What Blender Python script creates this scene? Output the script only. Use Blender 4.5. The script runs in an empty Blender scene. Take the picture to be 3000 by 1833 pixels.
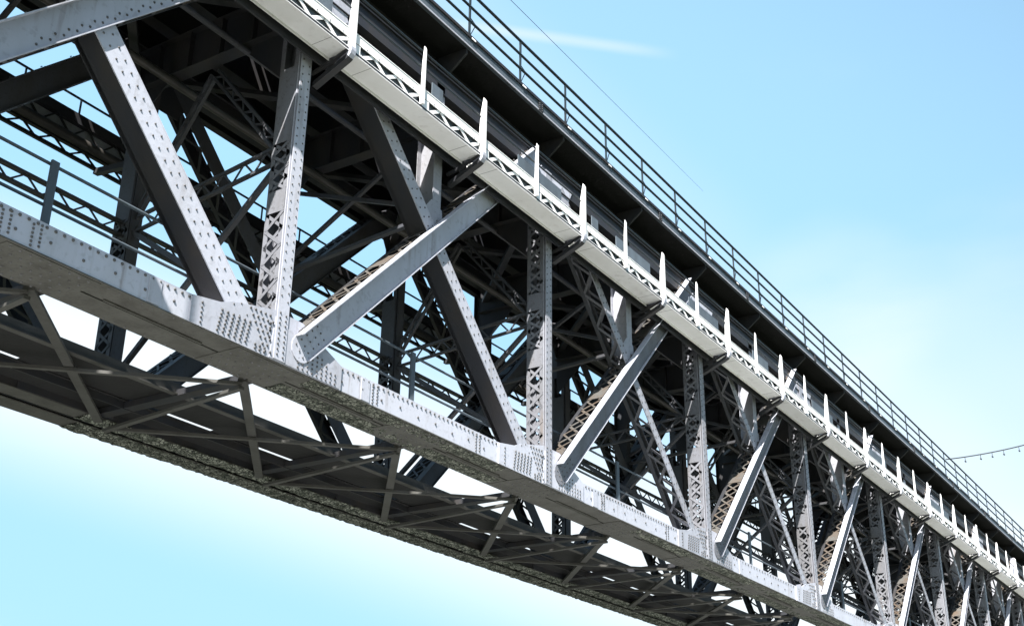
import bpy, math, random
from mathutils import Vector, Matrix
random.seed(7)
SC = bpy.context.scene
COL = SC.collection
R_ = math.radians

# ------------------------------------------------------------------ camera
CAM = Vector((-12.919, -12.379, -6.715))
YAW, PITCH, ROLL, FPX = 1.0031, 0.4096, 0.0129, 3612.4
fw = Vector((math.sin(YAW)*math.cos(PITCH), math.cos(YAW)*math.cos(PITCH), math.sin(PITCH)))
rt = Vector((math.cos(YAW), -math.sin(YAW), 0))
up = rt.cross(fw)
rt2 = rt*math.cos(ROLL) + up*math.sin(ROLL)
up2 = up*math.cos(ROLL) - rt*math.sin(ROLL)
cd = bpy.data.cameras.new('camera')
cam = bpy.data.objects.new('camera', cd)
COL.objects.link(cam)
cam.matrix_world = Matrix(((rt2.x, up2.x, -fw.x, CAM.x), (rt2.y, up2.y, -fw.y, CAM.y),
                           (rt2.z, up2.z, -fw.z, CAM.z), (0, 0, 0, 1)))
cd.sensor_fit = 'HORIZONTAL'
cd.sensor_width = 36.0
cd.lens = FPX/3000.0*36.0
cd.clip_start = 0.1
cd.clip_end = 20000
SC.camera = cam

# ------------------------------------------------------------------ sun, sky, exposure
SUN_TRAVEL = Vector((0.65, 0.265, -0.72)).normalized()
s = -SUN_TRAVEL
SUN_EL = math.asin(s.z)
SUN_AZ = math.atan2(s.x, s.y)          # measured from +Y towards +X
ld = bpy.data.lights.new('sun', 'SUN')
ld.energy = 5.0
ld.angle = R_(0.5)
ld.color = (1.0, 0.965, 0.91)
sun = bpy.data.objects.new('sun', ld)
COL.objects.link(sun)
sun.rotation_euler = SUN_TRAVEL.to_track_quat('-Z', 'Y').to_euler()

W = bpy.data.worlds.new('World')
SC.world = W
W.use_nodes = True
nt = W.node_tree
nt.nodes.clear()
wo = nt.nodes.new('ShaderNodeOutputWorld')
bg = nt.nodes.new('ShaderNodeBackground')
sky = nt.nodes.new('ShaderNodeTexSky')
sky.sky_type = 'NISHITA'
sky.sun_disc = False
sky.sun_elevation = SUN_EL
sky.sun_rotation = SUN_AZ
sky.altitude = 50
sky.air_density = 1.0
sky.dust_density = 1.2
sky.ozone_density = 2.0
bg.inputs['Strength'].default_value = 0.052
N_ = nt.nodes.new
L_ = nt.links.new
tc = N_('ShaderNodeTexCoord')
def dotn(v):
    n = N_('ShaderNodeVectorMath'); n.operation = 'DOT_PRODUCT'
    n.inputs[1].default_value = v
    L_(tc.outputs['Generated'], n.inputs[0])
    return n.outputs['Value']
def ramp(sock, a, b, lo, hi):
    n = N_('ShaderNodeMapRange'); n.interpolation_type = 'SMOOTHSTEP'
    for i_, v_ in ((1, a), (2, b), (3, lo), (4, hi)): n.inputs[i_].default_value = v_
    L_(sock, n.inputs[0]); return n.outputs[0]
def math2(op, a, b, clamp=False):
    n = N_('ShaderNodeMath'); n.operation = op; n.use_clamp = clamp
    for i_, v_ in ((0, a), (1, b)):
        if isinstance(v_, (int, float)): n.inputs[i_].default_value = v_
        else: L_(v_, n.inputs[i_])
    return n.outputs[0]
def noise(scale, sx, sy, sz, detail=6):
    mp = N_('ShaderNodeMapping'); mp.inputs['Scale'].default_value = (sx, sy, sz)
    nz = N_('ShaderNodeTexNoise'); nz.inputs['Scale'].default_value = scale; nz.inputs['Detail'].default_value = detail
    L_(tc.outputs['Generated'], mp.inputs['Vector']); L_(mp.outputs['Vector'], nz.inputs['Vector'])
    return nz.outputs['Fac']
tint = N_('ShaderNodeMixRGB'); tint.blend_type = 'MULTIPLY'; tint.inputs['Fac'].default_value = 1.0
tint.inputs['Color2'].default_value = (0.95, 1.05, 1.0, 1)
L_(sky.outputs['Color'], tint.inputs['Color1'])
# thin high veil over the sky on the far side of the bridge, whiter where the cirrus gathers
veil = ramp(dotn(Vector((0.70, 0.70, -0.10)).normalized()), 0.10, 0.85, 0.0, 0.93)
cir = ramp(noise(1.5, 1.3, 1.3, 4.0), 0.46, 0.80, 0.0, 0.26)
nb = Vector((0.58002, 0.74276, 0.33450)).cross(Vector((0.84932, 0.47440, 0.23152))).normalized()
band = ramp(math2('ABSOLUTE', dotn(nb), 0), 0.01, 0.13, 0.95, 0.0)
nb2 = Vector((0.64381, 0.47789, 0.59760)).cross(Vector((0.95366, 0.18188, 0.23968))).normalized()
band2 = ramp(math2('ABSOLUTE', dotn(nb2), 0), 0.0, 0.07, 0.16, 0.0)
low = ramp(dotn(Vector((0.95707, 0.17119, 0.23388))), 0.975, 1.0, 0.0, 0.5)
nc = Vector((0.67486, 0.44018, 0.59228)).cross(Vector((0.73887, 0.34664, 0.57785))).normalized()
trail = ramp(math2('ABSOLUTE', dotn(nc), 0), 0.0, 0.007, 0.38, 0.0)
trail = math2('MULTIPLY', trail, ramp(dotn(Vector((0.69707, 0.40944, 0.58860))), 0.9945, 0.9995, 0.0, 1.0))
puff = ramp(dotn(Vector((0.88393, 0.26206, 0.38730))), 0.996, 1.0, 0.0, 0.35)
puff = math2('MULTIPLY', puff, noise(9, 1, 1, 3))
wf = cir
for q_ in (band, band2, low, trail, puff): wf = math2('ADD', wf, q_, True)
vc = N_('ShaderNodeMixRGB')
vc.inputs['Color1'].default_value = (2.9, 5.15, 7.2, 1)
vc.inputs['Color2'].default_value = (6.6, 7.0, 7.2, 1)
L_(wf, vc.inputs['Fac'])
mixc = N_('ShaderNodeMixRGB')
L_(veil, mixc.inputs['Fac']); L_(tint.outputs['Color'], mixc.inputs['Color1']); L_(vc.outputs['Color'], mixc.inputs['Color2'])
L_(mixc.outputs['Color'], bg.inputs['Color'])
L_(bg.outputs['Background'], wo.inputs['Surface'])

SC.view_settings.view_transform = 'Standard'
SC.view_settings.look = 'None'
SC.view_settings.gamma = 1.0
SC.view_settings.exposure = 1.72
SC.cycles.max_bounces = 8
SC.cycles.diffuse_bounces = 4

# ------------------------------------------------------------------ materials
def mat(name, base, dirt, scale=2.0, amount=0.5, rough=0.55, streak=True, bump=0.0, lo=0.42, hi=0.7, fine=0.0, spec=0.35, runs=0.0):
    m = bpy.data.materials.new(name)
    m.use_nodes = True
    t = m.node_tree
    b = t.nodes['Principled BSDF']
    g = t.nodes.new('ShaderNodeNewGeometry')
    mpn = t.nodes.new('ShaderNodeMapping')
    mpn.inputs['Scale'].default_value = (1, 1, 0.3 if streak else 1)
    n1 = t.nodes.new('ShaderNodeTexNoise')
    n1.inputs['Scale'].default_value = scale
    n1.inputs['Detail'].default_value = 8
    n1.inputs['Roughness'].default_value = 0.65
    r = t.nodes.new('ShaderNodeValToRGB')
    r.color_ramp.elements[0].position = lo
    r.color_ramp.elements[1].position = hi
    r.color_ramp.elements[0].color = (0, 0, 0, 1)
    r.color_ramp.elements[1].color = (amount, amount, amount, 1)
    mx = t.nodes.new('ShaderNodeMixRGB')
    mx.inputs['Color1'].default_value = (*base, 1)
    mx.inputs['Color2'].default_value = (*dirt, 1)
    t.links.new(g.outputs['Position'], mpn.inputs['Vector'])
    t.links.new(mpn.outputs['Vector'], n1.inputs['Vector'])
    t.links.new(n1.outputs['Fac'], r.inputs['Fac'])
    t.links.new(r.outputs['Color'], mx.inputs['Fac'])
    out = mx.outputs['Color']
    n2 = t.nodes.new('ShaderNodeTexNoise')
    n2.inputs['Scale'].default_value = scale*9
    n2.inputs['Detail'].default_value = 5
    t.links.new(g.outputs['Position'], n2.inputs['Vector'])
    if fine > 0:
        r2 = t.nodes.new('ShaderNodeValToRGB')
        r2.color_ramp.elements[0].position = 0.56
        r2.color_ramp.elements[1].position = 0.66
        r2.color_ramp.elements[0].color = (0, 0, 0, 1)
        r2.color_ramp.elements[1].color = (fine, fine, fine, 1)
        mx2 = t.nodes.new('ShaderNodeMixRGB')
        mx2.inputs['Color2'].default_value = (dirt[0]*.6, dirt[1]*.6, dirt[2]*.6, 1)
        t.links.new(n2.outputs['Fac'], r2.inputs['Fac'])
        t.links.new(out, mx2.inputs['Color1'])
        t.links.new(r2.outputs['Color'], mx2.inputs['Fac'])
        out = mx2.outputs['Color']
    oi = t.nodes.new('ShaderNodeObjectInfo')
    ro = t.nodes.new('ShaderNodeMapRange'); ro.inputs[3].default_value = .80; ro.inputs[4].default_value = 1.06
    hv = t.nodes.new('ShaderNodeHueSaturation')
    t.links.new(oi.outputs['Random'], ro.inputs[0]); t.links.new(ro.outputs[0], hv.inputs['Value'])
    t.links.new(out, hv.inputs['Color'])
    out = hv.outputs['Color']
    t.links.new(out, b.inputs['Base Color'])
    b.inputs['Roughness'].default_value = rough
    b.inputs['Specular IOR Level'].default_value = spec
    if runs > 0:
        mp3 = t.nodes.new('ShaderNodeMapping'); mp3.inputs['Scale'].default_value = (5.5, 5.5, .55)
        n3 = t.nodes.new('ShaderNodeTexNoise'); n3.inputs['Scale'].default_value = 1.3; n3.inputs['Detail'].default_value = 6
        n4 = t.nodes.new('ShaderNodeTexNoise'); n4.inputs['Scale'].default_value = .8; n4.inputs['Detail'].default_value = 3
        r3 = t.nodes.new('ShaderNodeMapRange'); r3.inputs[1].default_value = .54; r3.inputs[2].default_value = .72
        r4 = t.nodes.new('ShaderNodeMapRange'); r4.inputs[1].default_value = .44; r4.inputs[2].default_value = .64; r4.inputs[4].default_value = runs
        mu = t.nodes.new('ShaderNodeMath'); mu.operation = 'MULTIPLY'
        mx3 = t.nodes.new('ShaderNodeMixRGB'); mx3.inputs['Color2'].default_value = (.135, .10, .07, 1)
        t.links.new(g.outputs['Position'], mp3.inputs['Vector']); t.links.new(mp3.outputs['Vector'], n3.inputs['Vector'])
        t.links.new(g.outputs['Position'], n4.inputs['Vector'])
        t.links.new(n3.outputs['Fac'], r3.inputs[0]); t.links.new(n4.outputs['Fac'], r4.inputs[0])
        t.links.new(r3.outputs[0], mu.inputs[0]); t.links.new(r4.outputs[0], mu.inputs[1])
        t.links.new(mu.outputs[0], mx3.inputs['Fac']); t.links.new(out, mx3.inputs['Color1'])
        out = mx3.outputs['Color']
        t.links.new(out, b.inputs['Base Color'])
    if bump > 0:
        bp = t.nodes.new('ShaderNodeBump')
        bp.inputs['Strength'].default_value = bump
        bp.inputs['Distance'].default_value = 0.02
        t.links.new(n2.outputs['Fac'], bp.inputs['Height'])
        t.links.new(bp.outputs['Normal'], b.inputs['Normal'])
    return m

M = {}
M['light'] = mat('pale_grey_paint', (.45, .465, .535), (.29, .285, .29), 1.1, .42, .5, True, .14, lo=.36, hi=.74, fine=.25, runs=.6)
M['pale'] = mat('mid_grey_paint', (.335, .345, .395), (.20, .195, .195), 1.3, .6, .5, True, .14, lo=.38, hi=.74, fine=.35, runs=.6)
M['shade_grey'] = mat('shade_toned_grey_paint', (.165, .17, .195), (.09, .085, .078), 2.0, .6, .6, True, .15, fine=.4, runs=.6)  # shade on post sides and diagonal webs put into a darker grey
M['frame'] = mat('shade_toned_dark_grey_paint', (.062, .066, .078), (.05, .042, .034), 2.0, .7, .6, True, .15, fine=.3)  # shade on the inner frames and far truss put into the paint tone
M['white'] = mat('white_paint', (.88, .88, .885), (.66, .65, .62), 1.4, .4, .5, True, .08, runs=.3)
M['dark'] = mat('soot_and_shade_dark_paint', (.022, .024, .030), (.045, .037, .030), 1.4, .6, .6, True, .15)  # soot on interior steel; also shade painted onto side, rear and far plates
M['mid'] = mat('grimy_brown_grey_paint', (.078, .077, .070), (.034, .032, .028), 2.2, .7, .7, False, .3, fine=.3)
M['strut'] = mat('dull_grey_paint', (.066, .065, .061), (.034, .032, .028), 2.0, .7, .65, False, .2)
M['moss'] = mat('mossy_weathered_steel', (.25, .262, .22), (.02, .028, .016), 6.0, .8, .9, False, .9, lo=.43, hi=.56, fine=.7)
def crackle(m, scale, dark):
    t = m.node_tree; b = t.nodes['Principled BSDF']
    src = b.inputs['Base Color'].links[0].from_socket
    g = t.nodes.new('ShaderNodeNewGeometry')
    v = t.nodes.new('ShaderNodeTexVoronoi'); v.feature = 'DISTANCE_TO_EDGE'; v.inputs['Scale'].default_value = scale
    r = t.nodes.new('ShaderNodeMapRange'); r.inputs[1].default_value = .03; r.inputs[2].default_value = .16
    x = t.nodes.new('ShaderNodeMixRGB'); x.inputs['Color1'].default_value = (*dark, 1)
    t.links.new(g.outputs['Position'], v.inputs['Vector'])
    t.links.new(v.outputs['Distance'], r.inputs[0]); t.links.new(r.outputs[0], x.inputs['Fac'])
    t.links.new(src, x.inputs['Color2']); t.links.new(x.outputs['Color'], b.inputs['Base Color'])
crackle(M['moss'], 14.0, (.006, .008, .006))
M['lace'] = mat('stained_lacing_paint', (.088, .085, .080), (.085, .050, .026), 2.2, .8, .7, False, .3, fine=.4)
M['rivet'] = mat('dark_grey_rivet_heads', (.10, .10, .105), (.04, .035, .03), 5.0, .6, .6, False)  # darker than the plates, so the heads read as dots
M['rail'] = mat('dark_railing_paint', (.016, .028, .036), (.035, .03, .028), 3.0, .5, .5, True)
M['steel'] = mat('blue_grey_paint', (.10, .125, .15), (.05, .055, .06), 2.5, .6, .55, True, .1)
M['pipe'] = mat('dull_black_pipe', (.05, .048, .046), (.1, .085, .07), 3.0, .5, .38, False, .1)
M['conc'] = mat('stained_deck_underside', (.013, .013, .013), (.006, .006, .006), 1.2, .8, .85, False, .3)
M['ground'] = mat('short_dry_grass', (.045, .055, .03), (.035, .032, .02), .4, .7, .95, False, .3)
M['bounce'] = mat('pale_bounce_surface', (.62, .615, .60), (.5, .49, .47), .4, .7, .95, False, .3)  # pale tone for the added strip that bounces sun upward
M['wire'] = mat('dark_wire', (.03, .035, .04), (.03, .03, .03), 2.0, .2, .6, False)

# ------------------------------------------------------------------ mesh builder
class MB:
    def __init__(s):
        s.v = []; s.f = []; s.m = []; s.mats = []; s.cur = 0; s.sm = []
    def use(s, k):
        if k not in s.mats: s.mats.append(k)
        s.cur = s.mats.index(k); return s
    def add(s, vs, fs, smooth=False):
        o = len(s.v); s.v += [tuple(v) for v in vs]
        for f in fs:
            s.f.append([i+o for i in f]); s.m.append(s.cur); s.sm.append(smooth)
    def box(s, x0, x1, y0, y1, z0, z1):
        vs = [(x, y, z) for x in (x0, x1) for y in (y0, y1) for z in (z0, z1)]
        s.add(vs, [(0, 1, 3, 2), (4, 6, 7, 5), (0, 4, 5, 1), (2, 3, 7, 6), (0, 2, 6, 4), (1, 5, 7, 3)]); return s
    def prism(s, pts, y0, y1):                       # outline in xz (counter-clockwise seen from -y), extruded along y
        n = len(pts)
        vs = [(x, y0, z) for x, z in pts] + [(x, y1, z) for x, z in pts]
        s.add(vs, [tuple(range(n)), tuple(reversed(range(n, 2*n)))] + [(i+n, (i+1) % n+n, (i+1) % n, i) for i in range(n)]); return s
    def prismx(s, pts, x0, x1):                      # outline in yz, extruded along x
        n = len(pts)
        vs = [(x0, y, z) for y, z in pts] + [(x1, y, z) for y, z in pts]
        s.add(vs, [tuple(reversed(range(n))), tuple(range(n, 2*n))] + [(i, (i+1) % n, (i+1) % n+n, i+n) for i in range(n)]); return s
    def bar(s, p, q, w, h, upv=(0, 0, 1)):           # w across, h along upv
        p = Vector(p); q = Vector(q); d = (q-p).normalized(); u = Vector(upv)
        sd = d.cross(u)
        if sd.length < 1e-5: sd = d.cross(Vector((0, 1, 0)))
        sd.normalize(); u = sd.cross(d).normalized()
        vs = []
        for c in (p, q):
            for a, b in ((-1, -1), (1, -1), (1, 1), (-1, 1)): vs.append(c+sd*(a*w/2)+u*(b*h/2))
        s.add(vs, [(3, 2, 1, 0), (4, 5, 6, 7), (0, 1, 5, 4), (1, 2, 6, 5), (2, 3, 7, 6), (3, 0, 4, 7)]); return s
    def tube(s, pts, r, n=8):
        pts = [Vector(p) for p in pts]; ring = []; k = len(pts)
        for i, p in enumerate(pts):
            d = (pts[min(i+1, k-1)]-pts[max(i-1, 0)]).normalized()
            a = d.orthogonal().normalized() if i == 0 else (a - d*a.dot(d)).normalized()
            b = d.cross(a)
            ring += [p+(a*math.cos(2*math.pi*j/n)+b*math.sin(2*math.pi*j/n))*r for j in range(n)]
        fs = [(i*n+j, i*n+(j+1) % n, (i+1)*n+(j+1) % n, (i+1)*n+j) for i in range(k-1) for j in range(n)]
        s.add(ring, fs, True)
        s.add(ring[:n], [tuple(reversed(range(n)))]); s.add(ring[-n:], [tuple(range(n))]); return s
    def rivet(s, p, nrm=(0, -1, 0), r=.021):
        p = Vector(p); nn = Vector(nrm); a = nn.orthogonal().normalized(); b = nn.cross(a)
        vs = []
        for rr, hh in ((1, 0), (.8, .55), (.35, .85)):
            for j in range(7):
                t = 2*math.pi*j/7
                vs.append(p+(a*math.cos(t)+b*math.sin(t))*r*rr+nn*r*hh)
        fs = [(k*7+j, k*7+(j+1) % 7, (k+1)*7+(j+1) % 7, (k+1)*7+j) for k in (0, 1) for j in range(7)]
        fs.append(tuple(range(14, 21)))
        s.add(vs, fs, True); return s
    def build(s, name, parent=None, **props):
        me = bpy.data.meshes.new(name)
        me.from_pydata(s.v, [], s.f)
        for k in s.mats: me.materials.append(M[k])
        me.polygons.foreach_set('material_index', s.m)
        me.polygons.foreach_set('use_smooth', s.sm)
        me.update()
        o = bpy.data.objects.new(name, me)
        COL.objects.link(o)
        if parent is not None: o.parent = parent
        for k, v in props.items(): o[k] = v
        return o

def kids(o): return [c for c in COL.objects if c.parent == o]
def copy_part(o, dx=0, dy=0, dz=0, parent=None):
    c = o.copy(); COL.objects.link(c); c.parent = parent or o.parent
    c.location = (o.location.x+dx, o.location.y+dy, o.location.z+dz)
    for ch in o.children:
        d = ch.copy(); COL.objects.link(d); d.parent = c
    return c

# ------------------------------------------------------------------ ground
g = MB().use('ground')
g.add([(-3000, -3000, 0), (3000, -3000, 0), (3000, 3000, 0), (-3000, 3000, 0)], [(0, 1, 2, 3)])
go = g.build('ground', None, kind='structure')
go.location.z = CAM.z-1.65
g = MB().use('bounce')
g.add([(-150, -5, 0), (250, -5, 0), (250, 6, 0), (-150, 6, 0)], [(0, 1, 2, 3)])
gp = g.build('bounce_strip', None, kind='structure')  # unseen pale strip added to bounce sunlight onto the walkway soffit
gp.location.z = CAM.z-1.646

# ------------------------------------------------------------------ the bridge
BR = bpy.data.objects.new('truss_bridge', None)
COL.objects.link(BR)
BR['label'] = 'riveted grey steel truss bridge with an upper deck, side walkways and railings'
BR['category'] = 'bridge'

L = 8.0              # panel
HT = 7.45            # top of the upper chord
DP = 0.42            # depth of web members
X0, X1 = -16.0, 88.0
KS = list(range(-1, 11))
FDX, FDY = 0.55, 4.43   # far truss offset

# ---- bottom chord (one object per truss)
def chord(face, under, riv, ga=.435, gb=.475):
    m = MB()
    m.use(face)
    m.box(X0, X1, 0, .025, .006, .41)
    m.box(X0, X1, .925, .95, .006, .41)
    m.box(X0, X1, -.0, .42, .411, .425)
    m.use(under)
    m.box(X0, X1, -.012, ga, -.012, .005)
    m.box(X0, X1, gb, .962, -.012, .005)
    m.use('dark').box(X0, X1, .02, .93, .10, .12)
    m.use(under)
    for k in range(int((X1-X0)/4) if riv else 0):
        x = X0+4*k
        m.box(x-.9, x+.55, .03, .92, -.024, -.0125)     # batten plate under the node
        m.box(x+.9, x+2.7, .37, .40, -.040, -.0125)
    m.use('rivet')
    if riv:
        x = -9.0
        while x < 40:
            m.rivet((x, 0, .375), r=.025); x += .135 if x < 14 else .2
        x = -9.0; i = 0
        while x < 24:
            m.rivet((x, 0, .20 if i % 2 else .17), r=.025); x += .52; i += 1
        for xs in (-5.05, -4.6, 2.2, 5.3, 6.9, 10.2, 13.4):
            for dx in (0, .12):
                for j in range(6):
                    m.rivet((xs+dx, 0, .05+j*.058+(.03 if dx else 0)))
        for k in range(-2, 6):                            # rivets under the node plates
            for i in range(9):
                for j in range(5):
                    m.rivet((4*k-.8+i*.15, .10+j*.19, -.024), (0, 0, -1), .022)
        x = -9.0
        while x < 20:
            m.rivet((x, .06, -.012), (0, 0, -1), .018)
            m.rivet((x+.07, .9, -.012), (0, 0, -1), .018); x += .19
    return m

CH = chord('light', 'mid', True).build('bottom_chord', BR)
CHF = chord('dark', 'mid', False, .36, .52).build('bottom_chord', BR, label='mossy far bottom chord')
CHF.location = (FDX, FDY, 0)

# splice bands standing proud of the near chord
SPL = MB().use('light')
SPL.box(-.16, .06, -.014, -.001, .02, .40)
SPL = SPL.build('splice_plate', CH)
SPL.location.x = -2.55
for x in (2.05, 9.95, 18.0): copy_part(SPL, x+2.55)
# moss lodged on the underside of the near chord
def crust(xa, xb, ya, yb, z, thick, edge):
    m = MB().use('moss'); n = int((xb-xa)/.07); W_ = 5
    vs = []
    for i in range(n+1):
        x = xa+(xb-xa)*i/n
        for j in range(W_+1):
            t = j/W_; e = random.uniform(-edge, edge) if j in (0, W_) else 0
            vs.append((x+random.uniform(-.02, .02), ya+(yb-ya)*t+e, z-(random.random()**1.6*thick if 0 < j < W_ else .25*thick*random.random())-.004))
    fs = [(i*(W_+1)+j, i*(W_+1)+j+1, (i+1)*(W_+1)+j+1, (i+1)*(W_+1)+j) for i in range(n) for j in range(W_)]
    k = len(vs)
    vs += [(x, y, z) for x, y, q in vs]
    fs += [(d+k, c+k, b+k, a+k) for a, b, c, d in fs]
    rim = [i*(W_+1) for i in range(n+1)]
    for i in range(n): fs.append((i*(W_+1), (i+1)*(W_+1), (i+1)*(W_+1)+k, i*(W_+1)+k)); fs.append(((i+1)*(W_+1)+W_, i*(W_+1)+W_, i*(W_+1)+W_+k, (i+1)*(W_+1)+W_+k))
    m.add(vs, fs); return m
for a, b, c, d in ((.75, 6.4, .02, .34), (.6, 7.0, .55, .94), (16.5, 40, .58, .95), (12.0, 40, .02, .34)):
    crust(a, b, c, d, -.0125, .022, .015).build('moss_crust', CH)
for a, b, c, d in ((-.5, 48, -.02, .37), (-.3, 48, .52, .99)):
    crust(a, b, c, d, -.0125, .055, .03).build('moss_crust', CHF)

# ---- node gussets
def gusset(face, riv):
    m = MB().use(face)
    pts = [(-1.95, .0), (1.35, .0), (1.35, .40), (.95, .56), (.35, .80), (-.26, .80), (-1.16, .60), (-1.40, .50), (-1.95, .41)]
    m.prism(pts, -.03, -.001)
    m.prism([(-.33, .01), (1.30, .01), (1.2, .30), (-.1, .62), (-.26, .70)], -.040, -.031)
    m.prism(pts, DP+.001, DP+.02)
    if riv:
        m.use('rivet')
        for i in range(6):
            for j in range(6):
                m.rivet((-1.42+i*.115+j*.012, -.03, .06+j*.066+.004*i), r=.024)
        for i in range(5):                                 # slanted rows towards the diagonal
            for j in range(7):
                x = -.80+i*.105+j*.062; z = .64-j*.094+i*.006
                if -.80 <= x < -.30: m.rivet((x, -.040 if z < .62+(-.1-x)*.3 and x > -.33 else -.03, z), r=.024)
        for i in range(3):
            for j in range(5):
                m.rivet((-.64+i*.10, -.03, .05+j*.06) if j < 2 else (-.36, -.03, .1+j*.11), r=.024)
        for j in range(9): m.rivet((-.06, -.052, .08+.085*j), r=.02); m.rivet((-.19, -.052, .1+.085*j), r=.02)
        for i in range(9):
            for j in range(5):
                if .06+j*.075 < .70-i*.06: m.rivet((.30+i*.11, -.04, .05+j*.075))
        for i in range(5): m.rivet((-1.75+i*.0+.0, -.03, .06+i*.075))
    return m
G = gusset('light', True).build('gusset_plate', CH)
for k in KS:
    if k == 0: continue
    copy_part(G, k*L)
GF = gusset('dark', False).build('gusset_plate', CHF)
for k in KS:
    if k == 0: continue
    copy_part(GF, k*L)

# ---- zig-zag lacing between two lines
def zig(m, a0, a1, b0, b1, n, w, t, nrm):
    a0, a1, b0, b1 = map(Vector, (a0, a1, b0, b1))
    for i in range(n):
        p = a0.lerp(a1, i/n) if i % 2 == 0 else b0.lerp(b1, i/n)
        q = b0.lerp(b1, (i+1)/n) if i % 2 == 0 else a0.lerp(a1, (i+1)/n)
        m.bar(p, q, w, t, nrm)
def cross(m, a0, a1, b0, b1, n, w, t, nrm):
    zig(m, a0, a1, b0, b1, n, w, t, nrm)
    nv = Vector(nrm).normalized()*(t+.002)
    zig(m, Vector(b0)+nv, Vector(b1)+nv, Vector(a0)+nv, Vector(a1)+nv, n, w, t, nrm)

# ---- posts: front and rear channel, lacing and batten plates on both sides
def post(face, side, riv, open_top=False):
    m = MB().use(face)
    z0, z1 = .02, HT-.2
    m.box(-.25, 0, -.052, -.0415, z0, z1)           # front cover plate
    m.box(-.25, 0, .0, .012, .45, z1)
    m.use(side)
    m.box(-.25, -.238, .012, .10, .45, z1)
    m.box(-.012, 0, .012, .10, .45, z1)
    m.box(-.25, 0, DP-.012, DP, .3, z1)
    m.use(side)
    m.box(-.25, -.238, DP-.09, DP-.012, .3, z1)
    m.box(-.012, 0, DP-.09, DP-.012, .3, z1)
    for x in (-.262, .001):
        for (a, b) in ((3.85, 4.25 if open_top else 5.3), (2.55, 2.95), (.45, .75), (5.9, HT-.3)):
            m.box(x, x+.011, .02, DP-.02, a, b)
    if riv:
        m.use('rivet')
        z = 1.0
        while z < 5.4:
            m.rivet((-.05, -.052, z), r=.017); m.rivet((-.20, -.052, z+.07), r=.017); z += .15
    return m
def post_lacing(matk, parent, open_top=False):
    for x in (-.256, .006):
        for a, b, n in ((.75, 2.55, 6), (2.95, 3.85, 4)) + (((4.25, 5.9, 6),) if open_top else ()):
            m = MB().use(matk)
            cross(m, (x, .03, a), (x, .03, b), (x, DP-.03, a), (x, DP-.03, b), n, .055, .008, (1, 0, 0))
            m.build('lattice', parent)
P = post('light', 'shade_grey', True).build('post', BR)
post_lacing('shade_grey', P)
P2 = post('pale', 'shade_grey', True, True).build('post', BR)
P2.location.x = L
post_lacing('shade_grey', P2, True)
copy_part(P, -L)
for k in KS:
    if k > 1: copy_part(P2, (k-1)*L)
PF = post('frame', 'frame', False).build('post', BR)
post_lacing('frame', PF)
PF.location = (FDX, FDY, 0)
for k in KS:
    if k: copy_part(PF, k*L)

# ---- diagonals. rising = from the bottom of a node up to the top of the next one
def along(o, d, n, t, a, y):                          # point at distance t along, a across
    return (o[0]+d[0]*t+n[0]*a, y, o[1]+d[1]*t+n[1]*a)
def channel(m, o, d, n, t0, t1, w, y0, y1, flange, fy, rounded=False, short=False, edge=None):
    # web w wide between y0,y1 with flanges from y1 out to fy
    h = w/2
    pts = [(o[0]+d[0]*t1-n[0]*h, o[1]+d[1]*t1-n[1]*h), (o[0]+d[0]*t1+n[0]*h, o[1]+d[1]*t1+n[1]*h)]
    if rounded:
        for i in range(9):
            a = math.pi/2+math.pi*i/8
            pts.append((o[0]+d[0]*(t0+math.cos(a)*h)+n[0]*math.sin(a)*h, o[1]+d[1]*(t0+math.cos(a)*h)+n[1]*math.sin(a)*h))
    else:
        pts += [(o[0]+d[0]*t0+n[0]*h, o[1]+d[1]*t0+n[1]*h), (o[0]+d[0]*t0-n[0]*h, o[1]+d[1]*t0-n[1]*h)]
    # counter-clockwise seen from -y means x right, z up
    m.prism(pts, y0, y1)
    if edge: m.use(edge)
    for sgn in (-1, 1):
        c = h-.009
        f2 = y0-.05 if (short and sgn < 0) else fy
        yy = (f2+y0)/2-.0005 if f2 < y0 else (f2+y1)/2
        a = along(o, d, n, t0, sgn*c, yy); b = along(o, d, n, t1, sgn*c, yy)
        hh = abs(f2-(y0 if f2 < y0 else y1))
        m.bar(a, b, .018, hh, (0, 1, 0))
c45 = math.sqrt(.5)
dU, nU = (c45, c45), (-c45, c45)
dD, nD = (c45, -c45), (c45, c45)
O_U = (.26, .28)                                       # foot of the rising diagonal
def rising(face, back, riv, edge=None, rows=False):
    m = MB().use(face)
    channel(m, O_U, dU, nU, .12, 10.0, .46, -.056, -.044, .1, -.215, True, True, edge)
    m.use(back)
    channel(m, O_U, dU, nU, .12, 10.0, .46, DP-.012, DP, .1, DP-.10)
    if riv:
        m.use('rivet')
        for i in range(5):
            for j in range(3): m.rivet(along(O_U, dU, nU, .05+i*.16, -.12+j*.12, -.056), r=.018)
    if rows:
        for i in range(30): m.rivet(along(O_U, dU, nU, 3.6+i*.13, -.155+(i % 2)*.05, -.056), r=.021)
    return m
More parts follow.
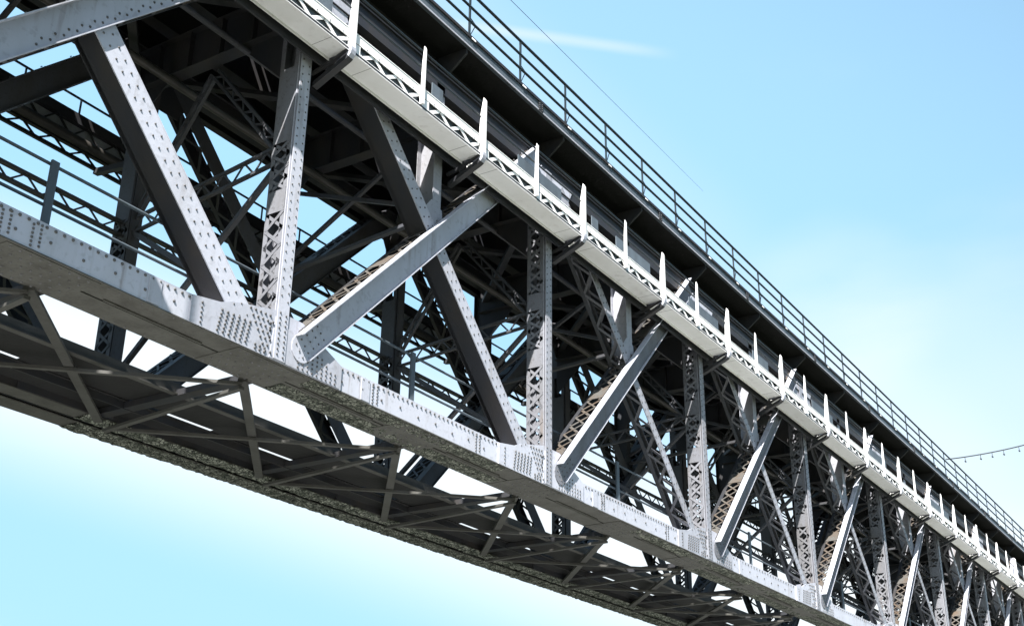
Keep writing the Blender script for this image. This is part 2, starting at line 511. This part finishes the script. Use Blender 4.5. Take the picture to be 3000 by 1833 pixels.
def rising_lacing(matk, parent):
    for a in (.221, -.221):
        m = MB().use(matk)
        def ln(t, y, da=0): return along(O_U, dU, nU, t, a+da, y)
        zig(m, ln(.7, -.03), ln(9.8, -.03), ln(.7, DP-.1), ln(9.8, DP-.1), 24, .06, .010, (nU[0], 0, nU[1]))
        zig(m, ln(.7, DP-.1, .012), ln(9.8, DP-.1, .012), ln(.7, -.03, .012), ln(9.8, -.03, .012), 24, .045, .010, (nU[0], 0, nU[1]))
        for t in (.5, 3.3, 6.6, 9.5):
            m.bar(ln(t-.25, .16, .02), ln(t+.25, .16, .02), .40, .012, (nU[0], 0, nU[1]))
        m.use('rivet')
        for i in range(25):
            p = Vector(ln(.7+i*.379, -.01 if i % 2 == 0 else DP-.12, .03)); m.rivet(p, (nU[0], 0, nU[1]) if a > 0 else (-nU[0], 0, -nU[1]), .022)
        m.build('lattice', parent)
D0 = rising('light', 'dark', True, None, True).build('rising_diagonal', BR)
D0.location.x = -L
rising_lacing('lace', D0)
D1 = rising('light', 'dark', True).build('rising_diagonal', BR)
rising_lacing('lace', D1)
D2 = rising('shade_grey', 'dark', True, 'light').build('rising_diagonal', BR)  # web in the painted shade tone, flange edges in the lit tone
D2.location.x = L
rising_lacing('lace', D2)
for k in range(2, 10): copy_part(D2, (k-1)*L)
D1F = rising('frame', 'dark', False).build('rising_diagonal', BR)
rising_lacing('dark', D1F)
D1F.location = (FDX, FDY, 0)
for k in [-2]+KS[:-1]:
    if k: copy_part(D1F, k*L)

# falling: passes (-4, 3.55) and ends at node 0
O_D = (-7.70, 7.22)
def falling(face, side, w, riv, solid):
    m = MB().use(face)
    t1 = 9.75
    channel(m, O_D, dD, nD, .2, t1, w, -.024, -.006, .1, -.026)
    m.use(side)
    for a in ((-w/2+.008, w/2-.008)):
        m.bar(along(O_D, dD, nD, .2, a, DP/2-.01), along(O_D, dD, nD, t1-.35, a, DP/2-.01), .016, DP-.03, (0, 1, 0)) if solid else None
    channel(m, O_D, dD, nD, .2, t1-.3, w, DP-.012, DP, .1, DP-.09)
    if riv:
        m.use('rivet')
        t = .6
        while t < t1-.1:
            m.rivet(along(O_D, dD, nD, t, -.07, -.024), r=.019); m.rivet(along(O_D, dD, nD, t+.06, .08, -.024), r=.019); t += .19
    return m
def falling_lacing(matk, w, parent):
    for a in (w/2-.006, -w/2+.006):
        m = MB().use(matk)
        zig(m, along(O_D, dD, nD, .6, a, .0), along(O_D, dD, nD, 9.2, a, .0), along(O_D, dD, nD, .6, a, DP-.08), along(O_D, dD, nD, 9.2, a, DP-.08), 20, .06, .010, (nD[0], 0, nD[1]))
        m.build('lattice', parent)
W0 = falling('light', 'dark', .42, True, True).build('falling_diagonal', BR, label='wide riveted diagonal')
W1 = falling('pale', 'frame', .25, True, False).build('falling_diagonal', BR)
falling_lacing('shade_grey', .25, W1)
W1.location.x = 2*L
for k in KS:
    if k > 2: copy_part(W1, (k-2)*L)
WH = falling('light', 'dark', .31, True, True).build('falling_diagonal', BR)
WH.location.x = L
copy_part(W1, -3*L)
WF = falling('frame', 'dark', .36, False, False).build('falling_diagonal', BR)
falling_lacing('dark', .36, WF)
WF.location = (FDX, FDY, 0)
for k in KS:
    if k: copy_part(WF, k*L)

# ---- hanger from the crossing up to the upper chord, with the crossing gusset
def hanger(face, riv):
    m = MB().use(face)
    m.box(-4.36, -4.10, .0, .014, 3.75, HT-.2)
    m.box(-4.36, -4.10, DP-.014, DP, 3.75, HT-.2)
    m.box(-4.242, -4.218, .0145, DP-.0145, 3.9, HT-.2)
    m.prism([(-4.42, 3.95), (-4.05, 3.75), (-3.98, 3.95), (-4.06, 4.45), (-4.40, 4.55), (-4.62, 4.28)], -.005, -.0005)
    return m
HG = hanger('pale', False).build('hanger', BR)
HG.location.x = L
for k in KS:
    if k != 1: copy_part(HG, (k-1)*L)
HF = hanger('dark', False).build('hanger', BR)
HF.location = (FDX, FDY, 0)
for k in KS:
    if k: copy_part(HF, k*L)

# ---- upper chord with node gussets
def upper(back):
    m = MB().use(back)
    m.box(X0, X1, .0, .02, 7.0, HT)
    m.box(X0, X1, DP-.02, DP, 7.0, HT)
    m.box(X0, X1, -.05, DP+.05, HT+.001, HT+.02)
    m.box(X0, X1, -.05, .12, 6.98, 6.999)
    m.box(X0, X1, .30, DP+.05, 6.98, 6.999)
    return m
def upper_gusset(face):
    m = MB().use(face)
    m.prism([(-1.25, 7.25), (-.75, 6.35), (.5, 6.35), (1.0, 7.25)], -.022, -.002)
    return m
UC = upper('dark').build('upper_chord', BR)
UF = upper('dark').build('upper_chord', BR)
UF.location = (FDX, FDY, 0)
for par, fc in ((UC, 'light'), (UF, 'dark')):
    g0 = upper_gusset(fc).build('gusset_plate', par)
    for k in KS:
        if k: copy_part(g0, k*L)

# ---- cross frames at every half panel
def floor_beam():
    m = MB().use('dark')
    m.box(-.135, -.115, DP+.01, FDY-.01, 6.25, 7.05)
    m.box(-.26, .01, DP+.01, FDY-.01, 6.23, 6.249)
    m.box(-.26, .01, DP+.01, FDY-.01, 7.051, 7.07)
    for y in (1.2, 2.0, 2.8, 3.6):
        m.box(-.24, -.01, y, y+.02, 6.25, 7.05)
    m.prismx([(DP+.01, 6.22), (DP+.01, 5.2), (1.5, 6.22)], -.135, -.12)
    m.prismx([(FDY-.01, 6.22), (3.35, 6.22), (FDY-.01, 5.2)], -.135, -.12)
    return m
FB = floor_beam().build('floor_beam', BR)
for k in range(-3, 21):
    if k: copy_part(FB, k*4.0)
def sway():
    a, b = DP+.01, FDY-.01
    def P_(t, z): return Vector((-.12+.54*t, a+(b-a)*t, z))
    def laced(m, p, q, hgt, n):
        p, q = Vector(p), Vector(q)
        u = (q-p).cross(Vector((1, -.13, 0))).normalized()*hgt/2
        m.bar(p+u, q+u, .07, .05); m.bar(p-u, q-u, .07, .05)
        zig(m, p+u, q+u, p-u, q-u, n, .035, .02, (1, -.13, 0))
    for k, (p, q, h, n) in enumerate(((P_(0, 3.75), P_(1, 3.75), .30, 14), (P_(0, 3.9), P_(.5, 6.2), .16, 12), (P_(1, 3.9), P_(.52, 6.2), .16, 12))):
        m = MB().use('frame'); laced(m, p, q, h, n)
        yield m
    m = MB().use('frame')
    m.bar(P_(0, .9), P_(1, 3.6), .10, .09); m.bar(P_(.02, 3.6)+Vector((.1, 0, 0)), P_(.98, .9)+Vector((.1, 0, 0)), .09, .08)
    yield m
for m in sway():
    o = m.build('sway_brace', BR)
    for k in KS:
        if k: copy_part(o, k*L)
# lighter cross bracing at the half panels
m = MB().use('frame')
m.bar((-4.2, DP, 4.6), (-3.7, FDY, 6.3), .08, .08); m.bar((-4.1, DP, 6.3), (-3.6, FDY, 4.6), .08, .08)
m.bar((-4.2, DP, 4.3), (-3.7, FDY, 4.3), .11, .07)
o = m.build('half_frame', BR)
for k in range(0, 11): copy_part(o, k*L)
# long struts tying the crossings together along the bridge, and cable ducts under the deck
for y, z, w in ((FDY+.21, 3.55, .11),):
    m = MB().use('frame').bar((X0, y, z), (X1, y, z), w, .05).bar((X0, y, z+.26), (X1, y, z+.26), w, .05)
    zig(m, (X0, y, z), (X1, y, z), (X0, y, z+.26), (X1, y, z+.26), int((X1-X0)/.33), .035, .02, (0, 1, 0))
    m.build('long_strut', BR)
MB().use('pipe').tube([(X0, 3.2, 6.12), (X1, 3.2, 6.12)], .085, 10).build('cable_duct', BR)
MB().use('frame').tube([(X0, 1.35, 6.1), (X1, 1.35, 6.1)], .06, 10).build('cable_duct', BR)

# ---- upper lateral bracing and stringers
for p, q, w in (((0, .45, 6.6), (4, 4.4, 6.6), .16), ((0, 4.4, 6.72), (4, .45, 6.72), .16)):
    o = MB().use('dark').bar(p, q, w, .10).build('upper_brace', BR)
    for k in range(-3, 20):
        if k: copy_part(o, 4*k)
o = MB().use('dark').box(X0, X1, -.01, .01, 7.5, 8.42).box(X0, X1, -.14, .14, 7.48, 7.499).build('deck_stringer', BR)
o.location.y = .62
for y in (1.7, 2.7, 3.7, 4.8): copy_part(o, 0, y-.62)

# ---- lower laterals and service floor
for p, q, w in (((.1, .9, -.05), (4.35, 4.5, -.05), .15), ((.6, 4.5, -.115), (4.1, .9, -.115), .085), ((.1, .9, -.18), (.5, 4.5, -.18), .10)):
    o = MB().use('strut').bar(p, q, w, .05).build('lateral_brace', BR)
    for k in range(-3, 20):
        if k: copy_part(o, 4*k)
SF = bpy.data.objects.new('service_floor', None)
COL.objects.link(SF); SF.parent = BR
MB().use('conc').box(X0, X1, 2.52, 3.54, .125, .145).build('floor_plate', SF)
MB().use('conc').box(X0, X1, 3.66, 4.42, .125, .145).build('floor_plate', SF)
x = X0; i = 0
while x < X1:                                    # the joint is closed here and there
    ln = .7+((i*37) % 11)*.17
    MB().use('conc').box(x, x+ln, 3.50, 3.70, .146, .152).build('joint_cover', SF); x += ln+1.2+((i*53) % 7)*.12; i += 1
MB().use('strut').box(X0, X1, 2.495, 2.515, .05, .22).box(X0, X1, 2.44, 2.56, .03, .049).build('edge_beam', SF)
MB().use('dark').box(X0, X1, 3.72, 3.74, .0, .124).build('edge_beam', SF)
o = MB().use('dark').box(.2, .42, 1.0, 4.4, .01, .115).build('cross_bearer', SF)
for k in range(-3, 20):
    if k: copy_part(o, 4*k)

# ---- deck
def deck():
    m = MB()
    m.use('conc')
    y0, y1 = -.17, 5.55+.6
    ys = [y0+.05, 3.1, 3.75, 4.95, 5.55, y1]
    # slab in strips; short open joints are left between planks
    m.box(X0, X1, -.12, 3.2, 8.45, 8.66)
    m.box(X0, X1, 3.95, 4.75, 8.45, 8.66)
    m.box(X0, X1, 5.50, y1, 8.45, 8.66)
    for (a, b) in ((3.2, 3.95), (4.75, 5.50)):
        sl = (b-a)*.62
        def plank(xa, xb):
            m.add([(xa, a, 8.60), (xb, a, 8.60), (xb+sl, b, 8.60), (xa+sl, b, 8.60), (xa, a, 8.66), (xb, a, 8.66), (xb+sl, b, 8.66), (xa+sl, b, 8.66)],
                  [(3, 2, 1, 0), (4, 5, 6, 7), (0, 1, 5, 4), (1, 2, 6, 5), (2, 3, 7, 6), (3, 0, 4, 7)])
        x = X0
        for k in range(-4, 22):
            c = 4.0*k+1.55+(0 if a < 4 else .1)
            plank(x, c-.09); plank(c+.06, c+.25); x = c+.36
        plank(x, X1)
    m.use('steel')
    m.box(X0, X1, -.19, -.121, 8.44, 8.70)
    m.use('light').box(X0, X1, -.205, -.191, 8.44, 8.475)
    m.use('dark').box(X0, X1, -.22, -.191, 8.67, 8.74)
    return m
DK = deck().build('road_deck', BR)
SJ = MB().use('dark').box(-.09, .09, -.214, -.2055, 8.445, 8.66).use('rivet')
for i_ in range(4):
    for x_ in (-.055, .055): SJ.rivet((x_, -.214, 8.48+i_*.05), r=.014)
SJ = SJ.build('edge_joint', DK)
SJ.location.x = 1.3
for k in range(-2, 12):
    if k: copy_part(SJ, k*6.0+random.uniform(-.2, .2))
m = MB().use('dark')
m.prismx([(-.115, 8.445), (-.115, 8.33), (.60, 7.75), (.60, 8.445)], -.03, .03)
CB = m.build('cantilever_bracket', DK)
CB.location.x = .45
for k in range(-3, 20):
    if k: copy_part(CB, k*4.0)

# ---- upper railing
RL = MB().use('rail')
yr = -.16
for z in (9.86, 9.50, 9.13):
    RL.tube([(X0, yr, z), (X1, yr, z)], .034 if z > 9.8 else .03, 8)
RAIL = RL.build('deck_railing', BR)
m = MB().use('rail')
m.bar((0, yr, 8.70), (0, yr, 9.83), .032, .05, (1, 0, 0))
RP = m.build('rail_post', RAIL)
m = MB().use('rail')
m.bar((0, yr, 8.72), (.30, yr+.05, 9.22), .012, .018, (0, 1, 0))
m.bar((.30, yr+.05, 9.22), (.03, yr+.02, 9.25), .012, .018, (0, 1, 0))
m.use('white').box(.02, .16, -.228, -.2205, 8.66, 8.70)
m.build('stay', RP)
RP.location.x = .45
for k in range(-6, 40):
    if k: copy_part2 = copy_part(RP, k*2.0)

# ---- near walkway hung outside the truss
WK = bpy.data.objects.new('walkway', None)
COL.objects.link(WK); WK.parent = BR
m = MB().use('white')
m.box(.31, 4.14, -.735, -.30, 5.552, 5.566)
m.box(.31, 4.14, -.305, -.293, 5.50, 5.551)
m.use('dark')
for t in (.74, 3.69): m.box(t, t+.008, -.734, -.301, 5.5505, 5.5515)
SO = m.build('soffit', WK)
for k in range(-4, 20):
    if k: copy_part(SO, 4*k)
m = MB().use('dark')
m.box(X0, X1, -.285, .02, 5.60, 5.63)
m.box(X0, X1, -.735, -.69, 5.567, 5.612)
m.box(X0, X1, -.20, -.17, 5.40, 5.599)
m.build('walkway_floor', WK)
MB().use('dark').box(X0, X1, -.29, -.06, 5.635, 6.26).build('sun_block_box', WK)  # box added to block sun leaking past the walkway onto the posts
m = MB().use('white')
m.box(X0, X1, -.725, -.71, 5.82, 5.99)
m.box(X0, X1, -.735, -.60, 5.991, 6.005)
m.box(X0, X1, -.715, -.70, 5.601, 5.645)
n = int((X1-X0)/.33)
zig(m, (X0, -.70, 5.63), (X1, -.70, 5.63), (X0, -.70, 5.83), (X1, -.70, 5.83), n, .065, .012, (0, 1, 0))
x = X0+.3
m.use('steel').box(X0, X1, -.66, -.65, 5.615, 5.98)
while x < X1:
    m.use('white').box(x-.14, x+.14, -.722, -.716, 5.60, 5.80); x += 2.0
m.use('rivet')
x = -4.0
while x < 12:
    m.rivet((x, -.725, 5.85), r=.013); x += .33
m.build('lattice_girder', WK)
# hook bracket: tapered post, round bend, arm back to the truss
def hook():
    m = MB().use('white')
    m.prismx([(-.80, 5.62), (-.66, 5.62), (-.70, 6.5), (-.765, 6.87), (-.80, 6.80)], -.038, .038)
    m.use('dark')
    arc = [(-.80, 5.62), (-.80, 5.56), (-.785, 5.49), (-.74, 5.43), (-.68, 5.39), (.02, 5.09)]
    inn = [(.02, 5.22), (-.62, 5.49), (-.655, 5.525), (-.66, 5.545)]
    m.use('light')
    m.prismx([(-.80, 5.62), (-.80, 5.56), (-.785, 5.49), (-.74, 5.43), (-.70, 5.49), (-.66, 5.62)], -.06, .06)
    m.use('dark')
    m.prismx([(-.74, 5.43), (-.68, 5.39), (.02, 5.09), (.02, 5.18), (-.70, 5.49)], -.065, .065)
    m.prismx([(-.74, 5.545), (-.30, 5.36), (.02, 5.30), (.02, 5.36), (-.28, 5.42), (-.70, 5.55)], -.115, -.06)
    return m
HK = hook().build('hook_bracket', WK)
HK.location.x = .19
for k in range(-3, 20):
    if k: copy_part(HK, k*4.0)
m = MB().use('white')
m.prismx([(-.79, 5.63), (-.72, 5.63), (-.735, 6.5), (-.765, 6.87), (-.79, 6.80)], -.026, .026)
ST = m.build('rail_post', WK)
ST.location.x = 2.19
for k in range(-3, 20):
    if k: copy_part(ST, k*4.0)
m = MB().use('rail')
m.tube([(X0, -.70, 6.45), (X1, -.70, 6.45)], .02)
m.tube([(X0, -.70, 6.80), (X1, -.70, 6.80)], .02)
m.build('handrail', WK)
for (a, b) in ((6.1, 7.9), (9.3, 9.6), (10.5, 12.3), (-.9, .05), (3.0, 3.35), (14.6, 16.5), (19, 20.2), (24, 26), (30, 32), (38, 41)):
    MB().use('steel').box(a, b, -.36, -.34, 5.65, 6.70).build('screen_panel', WK)
# unseen bay added to cast shade on the left end of the near chord
m = MB().use('light')
m.box(-12.6, -7.3, -2.3, -.81, 5.5, 5.6)
for x in (-12.5, -7.4):
    m.bar((x, -2.25, 5.6), (x, -2.25, 6.8), .06, .06)
m.box(-12.6, -7.3, -2.3, -2.27, 6.7, 6.78)
m.build('shadow_bay', WK)

# ---- far walkway
WF2 = bpy.data.objects.new('walkway', None)
COL.objects.link(WF2); WF2.parent = BR
m = MB().use('dark')
yf = 6.05
m.box(X0, X1, yf-.03, yf+.03, 5.47, 5.54)
m.box(X0, X1, yf-.04, yf+.04, 5.70, 5.76)
m.box(X0, X1, yf-.04, yf+.04, 5.90, 5.95)
m.box(X0, X1, yf-.06, yf+.06, 6.22, 6.44)
n = int((X1-X0)/.36)
zig(m, (X0, yf, 5.5), (X1, yf, 5.5), (X0, yf, 5.73), (X1, yf, 5.73), n, .035, .03, (0, 1, 0))
zig(m, (X0, yf, 5.92), (X1, yf, 5.92), (X0, yf, 6.25), (X1, yf, 6.25), n, .035, .03, (0, 1, 0))
m.use('light').box(X0, X1, yf+.07, yf+.09, 5.95, 6.3)
m.build('lattice_girder', WF2)
m = MB().use('rail')
m.tube([(X0, yf, 6.80), (X1, yf, 6.80)], .025)
for k in range(-14, 80):
    m.bar((k*1.3, yf, 6.45), (k*1.3, yf, 6.80), .03, .03)
m.build('handrail', WF2)
m = MB().use('pipe')
m.tube([(X0, yf-.09, 5.83), (X1, yf-.09, 5.83)], .10, 14)
m.build('service_pipe', WF2)
m = MB().use('dark')
m.bar((.6, FDY+DP, 5.3), (.6, yf, 5.45), .12, .12)
o = m.build('walkway_arm', WF2)
for k in range(-3, 20):
    if k: copy_part(o, 4*k)

# ---- inspection railing standing on the near chord
m = MB().use('steel')
yc = .5
for z in (1.56, .95):
    m.tube([(X0, yc, z), (X1, yc, z)], .024)
CR = m.build('inspection_railing', BR)
m = MB().use('steel')
m.box(-.06, .06, yc-.07, yc-.03, .42, 1.60)
IP = m.build('rail_post', CR)
IP.location.x = -4.15
for k in range(-1, 11):
    if k: copy_part(IP, k*L)

# ------------------------------------------------------------------ overhead wires
def wire(name, p, q, sag, r, label):
    m = MB().use('wire')
    p = Vector(p); q = Vector(q)
    pts = []
    for i in range(25):
        t = i/24; c = p.lerp(q, t); c.z -= 4*sag*t*(1-t); pts.append(c)
    m.tube(pts, r, 6)
    return m.build(name, None, label=label, category='wire'), pts
a = Vector((7.252, 1.199, 12.626)); b = Vector((61.084, 18.404, 37.438))
wire('overhead_wire', a, b, .0, .008, 'thin dark wire slanting down the sky above the railing')
a = Vector((62.197, 4.118, 15.305)); b = Vector((64.809, -0.848, 16.381))
w2, pts = wire('overhead_wire', a, b, .12, .035, 'dark cable with small droppers beyond the far end of the railing')
for i in (5, 9, 12, 15, 19):
    m = MB().use('wire')
    p = pts[i]
    m.bar(p, p-Vector((0, 0, .28)), .03, .03, (1, 0, 0))
    m.bar(p-Vector((.12, 0, .30)), p-Vector((-.14, 0, .27)), .06, .07)
    m.build('dropper', w2)
